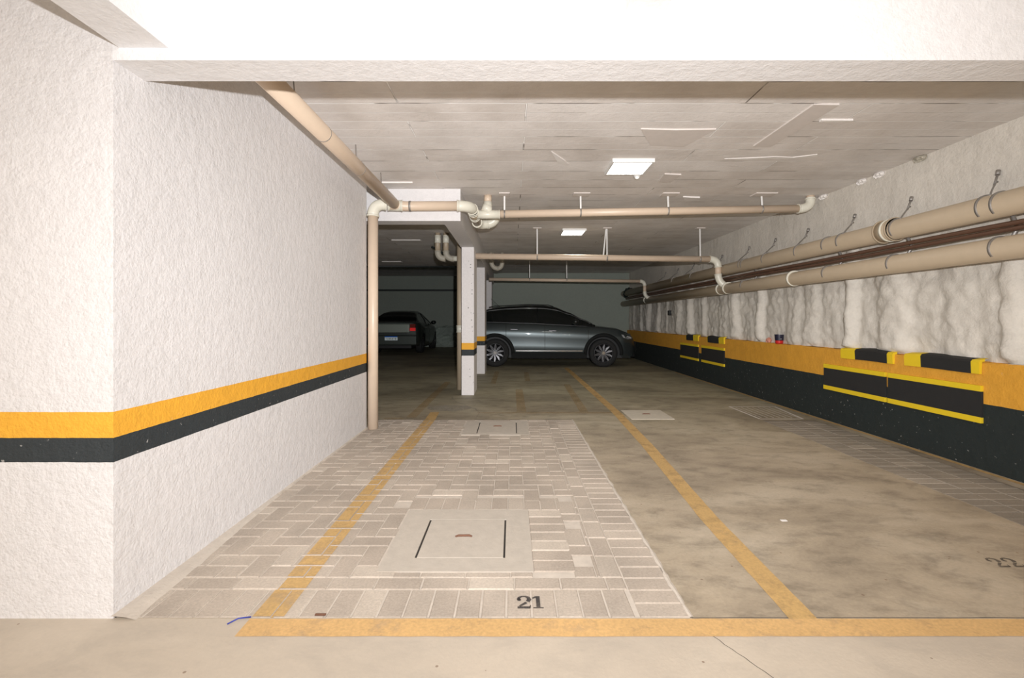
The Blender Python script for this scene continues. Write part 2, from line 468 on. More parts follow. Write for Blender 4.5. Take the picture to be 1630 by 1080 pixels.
b_ = (PAV[1] - .305, PAV[1] - .205, 2.25, PAV[3]); paver_tiles(cells, 0, 0, b_, (), bm, lay)
# frame rows to the right of the manhole, then herringbone everywhere else
cells = []; k = 2.30
while k < 3.05: cells.append((.098, .307, k, k + .107)); k += .107
b_ = (.098, .307, 2.25, 3.05); paver_tiles(cells, 0, 0, b_, (), bm, lay)
cells = []; k = -.645
while k < .098: cells.append((k, k + .2125, 2.25, 2.30)); k += .2125
b_ = (-.645, .098, 2.25, 2.30); paver_tiles(cells, 0, 0, b_, (), bm, lay)
cells = []; k = -.66
while k < .3: cells.append((k, k + .105, 3.05, 3.255)); k += .105
b_ = (-.66, .307, 3.05, 3.255); paver_tiles(cells, 0, 0, b_, (), bm, lay)
b_ = (PAV[0], PAV[1] - .305, 2.25, PAV[3]); cells = herring(PAV[0], 2.25, PAV[1], PAV[3])
skip = (HOLE_A, (-.645, .098, 2.24, 2.31), HOLE_B, (.098, .307, 2.25, 3.05), (-.66, .307, 3.05, 3.255)); paver_tiles(cells, 0, 0, b_, skip, bm, lay); BR += [(c, b_) for c in cells]
pv = struct('floor_pavers', bm, M['paver'])
bm = nb(); quad(bm, PAV[0], PAV[1], PAV[2], PAV[3], -.0045); quad(bm, PAV2[0], PAV2[1], PAV2[2], PAV2[3], -.0045)
obj('joint_sand', bm, M['sand'], pv)

bm = nb(); lay = bm.loops.layers.color.new('Col'); cells = []
for r in range(3):
    k = PAV2[2] - (.1 if r % 2 else 0)
    x0 = PAV2[0] + r * .21
    while k < PAV2[3]: cells.append((x0, x0 + .21, k, k + .105)); k += .105
paver_tiles(cells, 0, 0, PAV2, (), bm, lay, g=.0025)
struct('floor_strip', bm, M['paver_dark'])

# mortar fillet where the pavers meet the left wall
bm = nb(); prev = None
for i in range(70):
    yy = 1.93 + i * .05
    w = max(.012, .12 - (yy - 1.93) * .075) + .012 * noise.noise(Vector((yy * 9, 0, 0)))
    a = bm.verts.new((XL - .002, yy, .016)); b = bm.verts.new((XL + w * .5, yy, .010)); c = bm.verts.new((XL + w, yy, -.006))
    if prev: bm.faces.new((prev[0], a, b, prev[1])); bm.faces.new((prev[1], b, c, prev[2]))
    prev = (a, b, c)
struct('trim_2', bm, M['mortar'])
# ragged mortar seam between pavers and slab
bm = nb(); prev = None
for i in range(130):
    yy = 1.945 + i * .0298
    w = .010 + .010 * noise.noise(Vector((yy * 14, 2, 0))) ; x = PAV[1] + .006 * noise.noise(Vector((yy * 7, 7, 0)))
    a = bm.verts.new((x - w, yy, .0005)); b = bm.verts.new((x, yy, .005)); c = bm.verts.new((x + w, yy, .0005))
    if prev: bm.faces.new((prev[0], a, b, prev[1])); bm.faces.new((prev[1], b, c, prev[2]))
    prev = (a, b, c)
struct('trim_3', bm, M['mortar'])
# slab joint at the front of the bays
bm = nb(); prev = None
for i in range(120):
    x = PAV[1] + i * (XR - PAV[1]) / 119; yy = 1.943 + .0025 * noise.noise(Vector((x * 6, 0, 0)))
    a = bm.verts.new((x, yy - .0016, .0014)); b = bm.verts.new((x, yy + .0016, .0014))
    if prev: bm.faces.new((prev[0], a, b, prev[1]))
    prev = (a, b)
struct('trim_4', bm, M['joint'])
# hairline crack in the apron
bm = nb(); prev = None
for i in range(14):
    t = i / 13; x = .76 + .16 * t + .006 * noise.noise(Vector((t * 9, 0, 0))); yy = 1.83 - .30 * t
    a = bm.verts.new((x - .0012, yy, .0012)); b = bm.verts.new((x + .0012, yy, .0012))
    if prev: bm.faces.new((prev[0], a, b, prev[1]))
    prev = (a, b)
struct('trim_5', bm, M['joint'])

# ------------------------------------------------------------------ painted lines
def strip(pts, w, z=.0022, n=1):
    """flat ribbon along pts (x,y) with half-noise edges"""
    bm = nb(); prev = None
    P = [Vector((p[0], p[1], 0)) for p in pts]
    for i in range(len(P) - 1):
        L = (P[i + 1] - P[i]).length; n = max(2, int(L / .06)); d = (P[i + 1] - P[i]).normalized(); s = Vector((-d.y, d.x, 0))
        for k in range(n + 1):
            c = P[i].lerp(P[i + 1], k / n)
            e1 = w / 2 + .003 * noise.noise(c * 11); e2 = w / 2 + .003 * noise.noise(c * 11 + Vector((0, 0, 5)))
            a = bm.verts.new(c + s * e1 + Vector((0, 0, z))); b = bm.verts.new(c - s * e2 + Vector((0, 0, z)))
            if prev: bm.faces.new((prev[0], a, b, prev[1]))
            prev = (a, b)
    return bm
def lines(name, bm, mat, label):
    return tag(obj(name, bm, mat), label, 'floor marking')
lines('painted_line', strip([(-1.05, 1.882), (XR - .02, 1.882)], .108, .0024), M['line_bright'], 'wide ochre stripe painted across the front of the parking bays')
# left bay line: paint on each brick top plus the joints
bm = nb(); LX0, LX1 = -1.045, -.925
for c, b in BR:
    x0, x1 = max(c[0], b[0], LX0 - .004) , min(c[1], b[1], LX1 + .004)
    y0, y1 = max(c[2], b[2]), min(c[3], b[3])
    if x1 - x0 < .012 or y1 - y0 < .02: continue
    xa = x0 + (.006 if x0 > LX0 else 0); xb = x1 - (.006 if x1 < LX1 else 0)
    quad(bm, xa, xb, y0 + .007, y1 - .007, .0022)
quad(bm, LX0, LX1, 1.95, 5.79, -.0036)
bm2 = strip([((LX0 + LX1) / 2, 5.80), (-1.0, 6.25)], .12, .0022); me = bpy.data.meshes.new('t'); bm2.to_mesh(me); bm2.free(); bm.from_mesh(me)
lines('painted_line', bm, M['line'], 'ochre stripe painted over the pavers left of the near manhole')
lines('painted_line', strip([(1.165, 1.935), (1.185, 2.9), (1.285, 4.6), (1.34, 6.2), (1.335, 9.0), (1.33, 12.0)], .112), M['line'], 'long ochre stripe separating the paved bay from the concrete bay')
lines('painted_line', strip([(-.45, 6.22), (1.28, 6.22)], .07), M['line_worn'], 'faint worn crosswise stripe behind the far manhole')
lines('painted_line', strip([(.12, 6.27), (.115, 8.3)], .12), M['line_worn'], 'short worn stripe running towards the side of the suv')
lines('painted_line', strip([(.93, 6.27), (1.0, 8.9)], .11), M['line_worn'], 'short worn stripe just left of the long dividing stripe')
lines('painted_line', strip([(-1.24, 5.9), (-1.235, 9.3)], .12), M['line_worn'], 'worn stripe running into the dark bay left of the near column')
lines('painted_line', strip([(-.36, 9.0), (-.35, 11.2)], .10), M['line_worn'], 'faint stripe beside the far column')
lines('painted_line', strip([(.30, 9.4), (.31, 11.0)], .10), M['line_worn'], 'faint stripe on the floor by the rear wheel of the suv')
lines('painted_line', strip([(-1.55, 5.86), (-1.32, 5.86)], .07), M['line_worn'], 'faint short stripe by the foot of the tan downpipe')
lines('painted_line', strip([(XR - .045, .5), (XR - .04, 6), (XR - .045, 11)], .045), M['line'], 'thin ochre stripe along the foot of the right wall')

# stencilled bay numbers
def stroke(bm, pts, ws, z=.0026):
    prev = None
    for i, p in enumerate(pts):
        q0 = Vector(pts[max(0, i - 1)]); q1 = Vector(pts[min(len(pts) - 1, i + 1)]); d = (q1 - q0).normalized(); s = Vector((-d.y, d.x)); w = ws[i] / 2
        a = bm.verts.new((p[0] + s.x * w, p[1] + s.y * w, z)); b = bm.verts.new((p[0] - s.x * w, p[1] - s.y * w, z))
        if prev: bm.faces.new((prev[0], a, b, prev[1]))
        prev = (a, b)
def two(bm, ox, oy, s, z):
    t = lambda p: (ox + p[0] * s, oy + p[1] * s)
    top = [(.06, .70), (.10, .86), (.24, .96), (.40, .96), (.54, .86), (.58, .70), (.50, .54)]
    stroke(bm, [t(p) for p in top], [.16 * s, .14 * s, .10 * s, .12 * s, .18 * s, .22 * s, .2 * s], z)
    stroke(bm, [t(p) for p in [(.44, .46), (.28, .32), (.12, .16)]], [.15 * s, .13 * s, .12 * s], z)
    stroke(bm, [t((.02, .07)), t((.60, .07))], [.15 * s, .17 * s], z)
    stroke(bm, [t((.60, .04)), t((.63, .26))], [.09 * s, .05 * s], z)
    bmesh.ops.create_circle(bm, cap_ends=True, segments=12, radius=.1 * s, matrix=Matrix.Translation((*t((.1, .68)), z)))
def one(bm, ox, oy, s, z):
    t = lambda p: (ox + p[0] * s, oy + p[1] * s)
    stroke(bm, [t((.30, .10)), t((.30, .98))], [.19 * s] * 2, z)
    stroke(bm, [t((.04, .80)), t((.22, .92))], [.10 * s, .12 * s], z)
    stroke(bm, [t((.06, .05)), t((.54, .05))], [.09 * s] * 2, z)
bm = nb(); two(bm, .020, 2.005, .090, .0026); one(bm, .082, 2.005, .090, .0026)
lines('stencilled_number', bm, M['stencil'], 'black stencilled number 21 on the front row of pavers')
bm = nb(); two(bm, 2.36, 2.34, .09, .0022); two(bm, 2.435, 2.34, .09, .0022)
lines('stencilled_number', bm, paint_mat('stencil_smudged', (.10, .085, .07), .84, .75), 'smudged black stencilled number 22 on the concrete of the right bay')

# ------------------------------------------------------------------ covers in the floor
def manhole(label, fr, lid, handle, g):
    t = thing('manhole_cover', label, 'manhole cover', ((fr[0] + fr[1]) / 2, (fr[2] + fr[3]) / 2, 0), g)
    bm = nb()
    for r in ((fr[0], fr[1], fr[2], lid[2]), (fr[0], fr[1], lid[3], fr[3]), (fr[0], lid[0], lid[2], lid[3]), (lid[1], fr[1], lid[2], lid[3])):
        bx(bm, r[0], r[1], r[2], r[3], -.011, .002)
    bmesh.ops.remove_doubles(bm, verts=bm.verts, dist=.0001)
    obj('frame', bm, M['cover'], t)
    bm = nb(); quad(bm, lid[0], lid[1], lid[2], lid[3], -.0035); obj('gap', bm, M['joint'], t)
    bm = nb(); bx(bm, lid[0] + .011, lid[1] - .010, lid[2] + .003, lid[3] - .003, -.009, .0025, .0015); obj('lid', bm, M['cover'], t)
    bm = nb(); tube(bm, [(handle[0] - .045, handle[1] - .006, .003), (handle[0] - .03, handle[1], .007), (handle[0] + .03, handle[1], .008), (handle[0] + .045, handle[1] - .004, .003)], .006, 8)
    obj('handle', bm, M['rust'], t)
    return t
manhole('square concrete manhole cover with rusty handle, the nearer one in the paving', HOLE_A, (-.492, -.036, 2.43, 2.90), (-.268, 2.67), 'manhole covers')
manhole('square concrete manhole cover with rusty handle at the far edge of the paving', HOLE_B, (-.38, .05, 5.09, 5.65), (-.165, 5.42), 'manhole covers')
t = thing('floor_hatch', 'pale concrete hatch cover in the slab right of the long stripe', 'hatch cover', (1.69, 6.1, 0))
bm = nb(); bx(bm, 1.43, 1.95, 5.80, 6.38, -.002, .006, .003); obj('lid', bm, M['cover_pale'], t)
bm = nb(); tube(bm, [(1.64, 6.1, .008), (1.66, 6.1, .012), (1.72, 6.1, .012), (1.74, 6.1, .008)], .006, 8); obj('handle', bm, M['rust'], t)
bm = nb()
for p in (((2.98, 5.82), (2.98, 6.65)), ((2.98, 6.65), (3.6, 6.65)), ((3.6, 6.65), (3.5, 5.82)), ((3.5, 5.82), (2.98, 5.82))):
    stroke(bm, p, [.028, .028], .0030)
for k in range(7):
    x = 3.04 + k * .075
    stroke(bm, [(x, 5.9), (x, 6.58)], [.012, .010], .0028)
lines('outlined_patch', bm, paint_mat('chalk_lines', (.78, .74, .68), .98, .95), 'white outlined square patch with scratched stripes beside the right wall')
# paper scraps / dry leaf
bm = nb(); bx(bm, 1.60, 1.635, 2.872, 2.892, .0005, .004, .001); tag(obj('paper_scrap', bm, M['patch_white']), 'small white paper scrap on the concrete of the right bay', 'litter')
bm = nb(); tube(bm, [(-1.12, 1.90, .003), (-1.09, 1.925, .010), (-1.05, 1.945, .004)], .0025, 6); tag(obj('plastic_strip', bm, simple('blue_plastic', (.03, .05, .35), .4)), 'thin blue plastic strip by the left end of the front stripe', 'litter')
random.seed(5)
for i, (x, y, lab) in enumerate(((-.80, 1.955, 'dry reddish leaf on the seam above the front stripe'),)):
    bm = nb(); bx(bm, x, x + .045, y, y + .012, .001, .006, .002); tag(obj('dry_leaf', bm, M['rust']), lab, 'leaf')
bm = nb()
stroke(bm, [(-.95, 7.6), (-.9, 7.3), (-.8, 7.0), (-.62, 6.7), (-.5, 6.5), (-.42, 6.2), (-.44, 5.95)], [.02] * 7, .0018)
lines('tyre_scuff', bm, paint_mat('scuff', (.40, .36, .29), .72, .5), 'curved pale scuff mark on the floor behind the far manhole')
bm = nb(); vs = []
for k in range(20):
    a = 2 * PI * k / 20; vs.append(bm.verts.new((-.85 + .30 * math.cos(a) * (1 + .15 * noise.noise(Vector((k, 0, 0)))), 6.55 + .22 * math.sin(a), .0016)))
bm.faces.new(vs); lines('cement_patch', bm, paint_mat('cement', (.42, .38, .31), .80, .7), 'pale cement smear on the floor in front of the near column')

# ------------------------------------------------------------------ pipes
def elbow(parent, p0, c, p1, r, mat='fitting', name='elbow'):
    bm = nb(); pts = arc(p0, c, p1, 10); tube(bm, pts, r * 1.13, 20)
    for q, d in ((pts[0], pts[1] - pts[0]), (pts[-1], pts[-1] - pts[-2])):
        d = d.normalized() * r * .16
        tube(bm, [q - d, q + d], r * 1.24, 20)
    return obj(name, bm, M[mat], parent)
def coupling(parent, c, d, r, L=.09, mat='fitting'):
    c = Vector(c); d = Vector(d).normalized()
    bm = nb(); tube(bm, [c - d * L / 2, c + d * L / 2], r * 1.12, 20)
    tube(bm, [c - d * L / 2, c - d * (L / 2 - .012)], r * 1.22, 20); tube(bm, [c + d * L / 2, c + d * (L / 2 - .012)], r * 1.22, 20)
    return obj('coupling', bm, M[mat], parent)
def ring(bm, c, d, r, w=.022):
    c = Vector(c); d = Vector(d).normalized(); tube(bm, [c - d * w / 2, c + d * w / 2], r + .004, 24)
def section(parent, pts, r, mat='pipe'):
    bm = nb(); tube(bm, pts, r, 24); return obj('pipe_section', bm, M[mat], parent)
def strap(parent, c, d, r, w=.022):
    bm = nb(); ring(bm, c, d, r, w); return obj('strap', bm, M['steel'], parent)
def hanger(parent, c, r, top=CEIL, off=(0, 0), plate=None):
    c = Vector(c)
    bm = nb(); p0 = c + Vector((0, -r * .3, r)); p1 = Vector((c.x + off[0], c.y + off[1], top))
    d = p1 - p0; s = Vector((.010, 0, 0)); q = [p0 - s, p0 + s, p1 + s, p1 - s]
    e = Vector((0, .004, 0)); vs = [bm.verts.new(v - e) for v in q] + [bm.verts.new(v + e) for v in q]
    for f in ((0, 1, 2, 3), (7, 6, 5, 4), (0, 4, 5, 1), (1, 5, 6, 2), (2, 6, 7, 3), (3, 7, 4, 0)): bm.faces.new([vs[k] for k in f])
    obj('hanger_rod', bm, M['whitemetal'], parent)
    if plate:
        bm = nb(); w, dd = plate; bx(bm, p1.x - w / 2, p1.x + w / 2, p1.y - dd, p1.y + .03, CEIL - .012, CEIL + .004, .003); obj('ceiling_plate', bm, M['plate_patch'], parent)

# tan downpipe at the end of the left wall
r = .055
t = thing('downpipe', 'tan vertical downpipe at the end of the left wall', 'pipe', (-1.532, 5.26, 0))
section(t, [(-1.532, 5.26 + .06, 0), (-1.532, 5.32, 2.40)], r)
elbow(t, (-1.532, 5.32, 2.34), (-1.532, 5.32, 2.475), (-1.41, 5.37, 2.475), r)
# header along the cross beam
t = thing('header_pipe', 'tan drain pipe fixed across the white cross beam above the dark opening', 'pipe', (-1.0, 5.45, 2.475))
section(t, [(-1.36, 5.37, 2.475), (-1.2, 5.44, 2.475), (-.60, 5.49, 2.49)], r)
coupling(t, (-1.31, 5.41, 2.475), (1, .2, 0), r, .16)
strap(t, (-1.15, 5.445, 2.477), (1, .05, 0), r)
elbow(t, (-.62, 5.488, 2.49), (-.475, 5.50, 2.49), (-.468, 5.64, 2.487), r)
section(t, [(-.468, 5.6, 2.487), (-.462, 6.42, 2.475)], r, 'pipe_shade')
for yy in (5.74, 6.02): coupling(t, (-.467, yy, 2.485), (0, 1, 0), r, .09)
elbow(t, (-.462, 6.36, 2.475), (-.462, 6.52, 2.47), (-.32, 6.52, 2.49), r)
elbow(t, (-.34, 6.52, 2.488), (-.22, 6.52, 2.50), (-.22, 6.50, 2.61), r)
# long pipe along left wall, under the slab
r = .058
t = thing('ceiling_pipe', 'long tan drain pipe running along the top of the left wall', 'pipe', (-1.31, 3.8, 2.49))
section(t, [(-1.31, 2.11, 2.495), (-1.31, 5.40, 2.485)], r)
for yy in (3.35, 4.13, 4.9): strap(t, (-1.31, yy, 2.49), (0, 1, 0), r - .002, .006)
for yy in (3.0, 4.2, 5.0):
    bm = nb(); tube(bm, [(-1.345, yy, 2.53), (-1.36, yy, CEIL)], .004, 8); obj('hanger_rod', bm, M['steel'], t)
# pipe P2
r = .047
D = 5.92; t = thing('crossing_pipe', 'tan drain pipe under the slab in front of the first light panel bay, elbow at right wall', 'pipe', (1.6, D, 2.52))
t['label'] = 'nearest tan drain pipe crossing under the slab, with ivory elbow at the right wall'
zl, zr = 2.487, 2.560
zz = lambda x: zl + (zr - zl) * (x + .3) / 3.95
section(t, [(-.40, D, zz(-.40)), (3.52, D, zz(3.52))], r)
coupling(t, (-.31, D, zz(-.31)), (1, 0, 0), r, .32)
bm = nb(); tube(bm, [(-.30, D, zz(-.3)), (-.30, D, 2.64)], r * 1.13, 20); tube(bm, [(-.33, D, zz(-.33) + .03), (-.30, D, 2.60)], r * 1.25, 20); obj('tee_branch', bm, M['fitting'], t)
section(t, [(-.30, D, 2.63), (-.30, D, CEIL)], r)
elbow(t, (3.50, D, zz(3.5)), (3.655, D, zz(3.65)), (3.66, D + .02, 2.68), r)
section(t, [(3.66, D + .02, 2.67), (3.66, D + .02, CEIL)], r)
for px, pw in ((803, .13), (924, .20), (1063, .2), (1212, .26)):
    x = (px - 815.5) / 770 * D; strap(t, (x, D, zz(x)), (1, 0, 0), r, .016); hanger(t, (x, D, zz(x)), r, plate=(pw, .14))
# pipe P3
D = 8.05; r = .05; t = thing('crossing_pipe', 'second tan drain pipe crossing below the slab, dropping into the lower wall pipe', 'pipe', (1.6, D, 2.25))
zl = 2.245; section(t, [(-.62, D, zl + .01), (3.32, D, zl - .04)], r)
elbow(t, (3.29, D, zl - .04), (3.42, D, zl - .045), (3.425, D, zl - .17), r)
section(t, [(3.425, D, zl - .14), (3.425, D, 1.93)], r)
elbow(t, (3.425, D, 1.95), (3.43, D, 1.82), (3.53, D - .04, 1.76), r)
for px in (855, 966, 1114):
    x = (px - 815.5) / 770 * D; z = zl - .012 * (x + .6); strap(t, (x, D, z), (1, 0, 0), r, .02); hanger(t, (x, D, z), r, plate=(.14, .06))
    if px == 966: hanger(t, (x - .06, D, z), r, off=(.05, .02))
# pipe P4
D = 12.5; r = .042; t = thing('crossing_pipe', 'farthest thin tan pipe crossing in front of the back wall', 'pipe', (1.5, D, 2.2))
zl = 2.24; section(t, [(-.60, D, zl), (3.32, D, zl - .05)], r)
elbow(t, (3.30, D, zl - .05), (3.41, D, zl - .05), (3.42, D, zl - .16), r)
section(t, [(3.42, D, zl - .14), (3.42, D, 1.90)], r)
elbow(t, (3.42, D, 1.92), (3.42, D, 1.80), (3.52, D - .05, 1.75), r)
for px in (843, 902):
    x = (px - 815.5) / 770 * D; strap(t, (x, D, zl - .012 * x), (1, 0, 0), r, .02); hanger(t, (x, D, zl - .012 * x), r, plate=(.3, .1) if px == 902 else None)
# small U bend hanging behind the beam
t = thing('u_bend_pipe', 'small hanging pipe bend under the long beam behind the near column', 'pipe', (-.3, 11.0, 2.4))
elbow(t, (-.48, 11, 2.52), (-.46, 11, 2.36), (-.32, 11, 2.36), .045, 'fit_dark'); elbow(t, (-.34, 11, 2.36), (-.24, 11, 2.36), (-.23, 11, 2.5), .045, 'fit_dark')
section(t, [(-.23, 11, 2.47), (-.23, 11, CEIL)], .042, 'fit_dark'); section(t, [(-.48, 11, 2.5), (-.48, 11, CEIL)], .042, 'fit_dark')
# twin drops in the dark bay
t = thing('twin_drop_pipe', 'pair of short drop pipes joining a horizontal pipe in the dark bay', 'pipe', (-1.2, 8.5, 2.4))
for x in (-1.31, -1.165):
    section(t, [(x, 8.5, 2.36), (x, 8.5, CEIL)], .048, 'pipe_shade'); coupling(t, (x, 8.5, 2.61), (0, 0, 1), .048, .13)
    elbow(t, (x, 8.5, 2.40), (x, 8.5, 2.27), (x + .13, 8.5, 2.27), .048, 'fit_dark')
section(t, [(-1.05, 8.5, 2.27), (-.82, 8.5, 2.27)], .048, 'fitting')
# downpipe tucked behind the near column
t = thing('downpipe', 'tan vertical downpipe half hidden behind the near column', 'pipe', (-.90, 8.40, 0))
section(t, [(-.895, 8.30, 0), (-.895, 8.30, CEIL)], .055, 'pipe_shade'); coupling(t, (-.895, 8.30, 1.04), (0, 0, 1), .055, .12)

# long pipes along the right wall
XW = 3.55
def dep(px): return XW * 770 / (px - 815.5)
t = thing('wall_pipe', 'upper thick tan pipe running along the right wall', 'pipe', (XW, 7, 2.037)); r = .092
section(t, [(XW, -1.5, 2.037), (XW, 15.4, 2.02)], r, 'pipe_shade')
coupling(t, (XW, dep(1416), 2.037), (0, 1, 0), r, .16, 'pipe_shade')
for px in (1596, 1572, 1431, 1423, 1344, 1320, 1275, 1222, 1188, 1184, 1105, 1075): strap(t, (XW, dep(px), 2.037), (0, 1, 0), r, .02)
bm = nb(); ring(bm, (XW, dep(1417), 2.037), (0, 1, 0), r + .012, .03); obj('collar', bm, M['fitting'], t)
for px in (1589, 1451, 1361, 1287, 1235, 1193, 1150, 1105, 1080, 1060):
    y = 3.8 * 770 / (px - 815.5)
    bm = nb(); tube(bm, [(XW - .05, y - .24, 2.037 + r - .02), (XW + .05, y - .15, 2.17), (3.74, y - .04, 2.26), (3.765, y - .03, 2.27)], .006, 8)
    tube(bm, [(3.72, y - .05, 2.24), (3.80, y, 2.35)], .009, 8); tube(bm, [(3.785, y - .01, 2.33), (3.80, y, 2.365)], .016, 8)
    obj('tie_rod', bm, M['steel'], t)
# ragged old flange end
bm = nb()
for k in range(9):
    a = k * .7; tube(bm, [(XW + .05 * math.cos(a), 14.6 + k * .09, 2.03 + .08 * math.sin(a)), (XW + .09 * math.cos(a + 1), 14.66 + k * .09, 2.03 + .12 * math.sin(a + 1))], .05, 8)
obj('wrapping', bm, M['conduit'], t)
t = thing('wall_pipe', 'lower thick tan pipe running along the right wall', 'pipe', (XW, 7, 1.72)); r = .085
section(t, [(XW, -1.5, 1.72), (XW, 15.5, 1.70)], r, 'pipe_shade')
for px in (1592, 1425, 1320, 1187): strap(t, (XW, dep(px), 1.72), (0, 1, 0), r, .02)
for px in (1264, 1159, 1148, 1030): 
    bm = nb(); ring(bm, (XW, dep(px), 1.718), (0, 1, 0), r + .010, .03); obj('collar', bm, M['fitting'], t)
for px in (1598, 1434, 1327, 1195):
    y = dep(px); bm = nb(); tube(bm, [(XW + .06, y, 1.72 + .07), (XW + .10, y, 1.86), (XW + .06, y, 1.96)], .014, 8); obj('bracket', bm, M['steel'], t)
for i, (z, x, lab) in enumerate(((1.890, 3.585, 'upper of two thin brown pipes between the thick wall pipes'), (1.850, 3.60, 'lower of two thin brown pipes between the thick wall pipes'))):
    bm = nb(); tube(bm, [(x, y, z + .004 * math.sin(y * 1.9 + i)) for y in [-1.5 + .3 * k for k in range(57)]], .019, 12)
    tag(obj('brown_pipe', bm, M['brownpipe']), lab, 'pipe')

# dark strip on the far left wall + sagging cable
bm = nb(); tube(bm, [(-7.9, 17.9, 2.22), (-2.2, 17.9, 2.22)], .03, 10); 
bm.free()
bm = nb(); bx(bm, -7.9, -1.22, 21.40, 21.5, 2.46, 2.54); tag(obj('wall_strip', bm, M['conduit']), 'black strip running along the far wall above the sedan', 'conduit')  # thin dark strip across the far wall
bm = nb(); tube(bm, [(-1.62, 9.7, 2.66), (-1.5, 9.7, 2.60), (-1.3, 9.7, 2.46), (-1.15, 9.7, 2.42), (-.8, 9.7, 2.41)], .022, 8); tag(obj('cable_bundle', bm, M['conduit']), 'black cable bundle bending down behind the twin drop pipes', 'cable')
bm = nb(); tube(bm, [(-7.5, 13.2, 2.66), (-1.3, 13.2, 2.64)], .022, 8); tag(obj('ceiling_conduit', bm, M['conduit']), 'thin dark conduit under the slab of the dark bay', 'conduit')

# ------------------------------------------------------------------ ceiling patches
def patch(pts, z=.008, mat='plate_patch'):
    bm = nb(); a = [bm.verts.new((x, y, CEIL - z * (1 + .2 * (i % 2)))) for i, (x, y) in enumerate(pts)]; b = [bm.verts.new((x, y, CEIL + .004)) for x, y in pts]
    bm.faces.new(a)
    for i in range(len(pts)): bm.faces.new((a[i], a[(i + 1) % len(pts)], b[(i + 1) % len(pts)], b[i]))
    return bm
k = 6
for pts, z, mt in (([(2.12, 3.40), (2.30, 3.40), (2.26, 4.22), (2.10, 4.22)], .010, 'plate_patch'),
               ([(1.02, 3.84), (1.3, 3.852), (1.62, 3.845), (1.50, 4.22), (1.20, 4.20)], .009, 'plate_patch'),
               ([(1.58, 5.02), (1.76, 5.04), (1.74, 5.32), (1.60, 5.30)], .012, 'plate_patch'),
               ([(2.34, 3.66), (2.58, 3.66), (2.58, 3.69), (2.34, 3.69)], .012, 'patch_white'),
               ([(-1.45, 5.33), (-1.10, 5.33), (-1.10, 5.37), (-1.45, 5.37)], .012, 'patch_white'),
               ([(2.0, 4.56), (2.2, 4.54), (2.45, 4.50), (2.62, 4.52), (2.8, 4.44), (2.84, 4.50), (2.6, 4.58), (2.4, 4.555), (2.2, 4.60)], .0045, 'patch_white'),
               ([(.35, 4.35), (.5, 4.6), (.55, 4.72), (.44, 4.66)], .010, 'patch_white'),
               ([(-2.30, 9.2), (-1.75, 9.2), (-1.75, 9.32), (-2.30, 9.32)], .012, 'patch_white'),
               ([(-3.4, 12.6), (-2.9, 12.6), (-2.9, 12.8), (-3.4, 12.8)], .012, 'patch_white'),
               ([(2.1, 5.95), (2.32, 5.98), (2.38, 6.12), (2.2, 6.16)], .014, 'patch_white')):
    struct('trim_%d' % k, patch(pts, z, M and mt), M[mt]); k += 1
# foam dabs in the corner of slab and right wall
for y in (4.5, 5.0, 5.25, 5.9):
    bm = nb(); bmesh.ops.create_icosphere(bm, subdivisions=3, radius=.05)
    for v in bm.verts: v.co = Vector((v.co.x * .7 + 3.79, v.co.y * 1.4 + y, v.co.z * .6 + 2.70)) + Vector((1, 1, 1)) * .02 * noise.noise(v.co * 40)
    struct('trim_%d' % k, bm, M['patch_white'] if y != 4.5 else M['fit_dark']); k += 1

# ------------------------------------------------------------------ light panels
def panel(x0, x1, y0, y1, label, mat, sensor):
    t = thing('ceiling_light', label, 'ceiling light', ((x0 + x1) / 2, (y0 + y1) / 2, CEIL - .035))
    bm = nb()
    for a in ((x0, x1, y0, y0 + .02), (x0, x1, y1 - .02, y1), (x0, x0 + .02, y0 + .02, y1 - .02), (x1 - .02, x1, y0 + .02, y1 - .02)):
        bx(bm, a[0], a[1], a[2], a[3], CEIL - .035, CEIL + .002)
    obj('frame', bm, M['whitemetal'], t)
    bm = nb(); bx(bm, x0 + .02, x1 - .02, y0 + .02, y1 - .02, CEIL - .031, CEIL - .02); obj('diffuser', bm, mat, t)
    return t
panel(.945, 1.345, 4.56, 4.97, 'square white LED ceiling panel, the nearer and larger one', M['lamp'], 1)
panel(.84, 1.24, 8.08, 8.55, 'square white LED ceiling panel above the second crossing pipe', M['lamp2'], 0)
t = thing('motion_sensor', 'small white motion sensor on the slab beside the nearer light panel', 'sensor', (1.30, 5.04, CEIL - .05))
bm = nb(); tube(bm, [(1.30, 5.04, CEIL), (1.30, 5.04, CEIL - .03)], .035, 20); obj('base', bm, M['whitemetal'], t)
bm = nb(); bmesh.ops.create_uvsphere(bm, u_segments=16, v_segments=10, radius=.028, matrix=Matrix.Translation((1.30, 5.04, CEIL - .03))); obj('lens', bm, M['whitemetal'], t)

# ------------------------------------------------------------------ foam bumpers
def bumper(y0, y1, label, z0=.372, z1=.672):
    t = thing('wall_bumper', label, 'wall bumper', (XR - .01, (y0 + y1) / 2, z0), 'foam bumper panels')
    bm = nb(); bx(bm, XR - .018, XR + .004, y0, y1, z0 + .045, z1 - .045, .002); obj('foam_panel', bm, M['foam'], t)
    for a, b in ((z0, z0 + .047), (z1 - .047, z1)):
        bm = nb(); bx(bm, XR - .022, XR + .004, y0, y1, a, b, .002); obj('edge_strip', bm, M['foamy'], t)
bumper(3.85, 4.81, 'black foam bumper panel with yellow edges, the nearest on the right wall')
bumper(4.84, 5.80, 'black foam bumper panel with yellow edges, left neighbour of the nearest one')
bumper(8.53, 9.55, 'black foam bumper panel with yellow edges in the far pair, right one', .365, .695)
bumper(9.72, 10.75, 'black foam bumper panel with yellow edges in the far pair, left one', .365, .695)
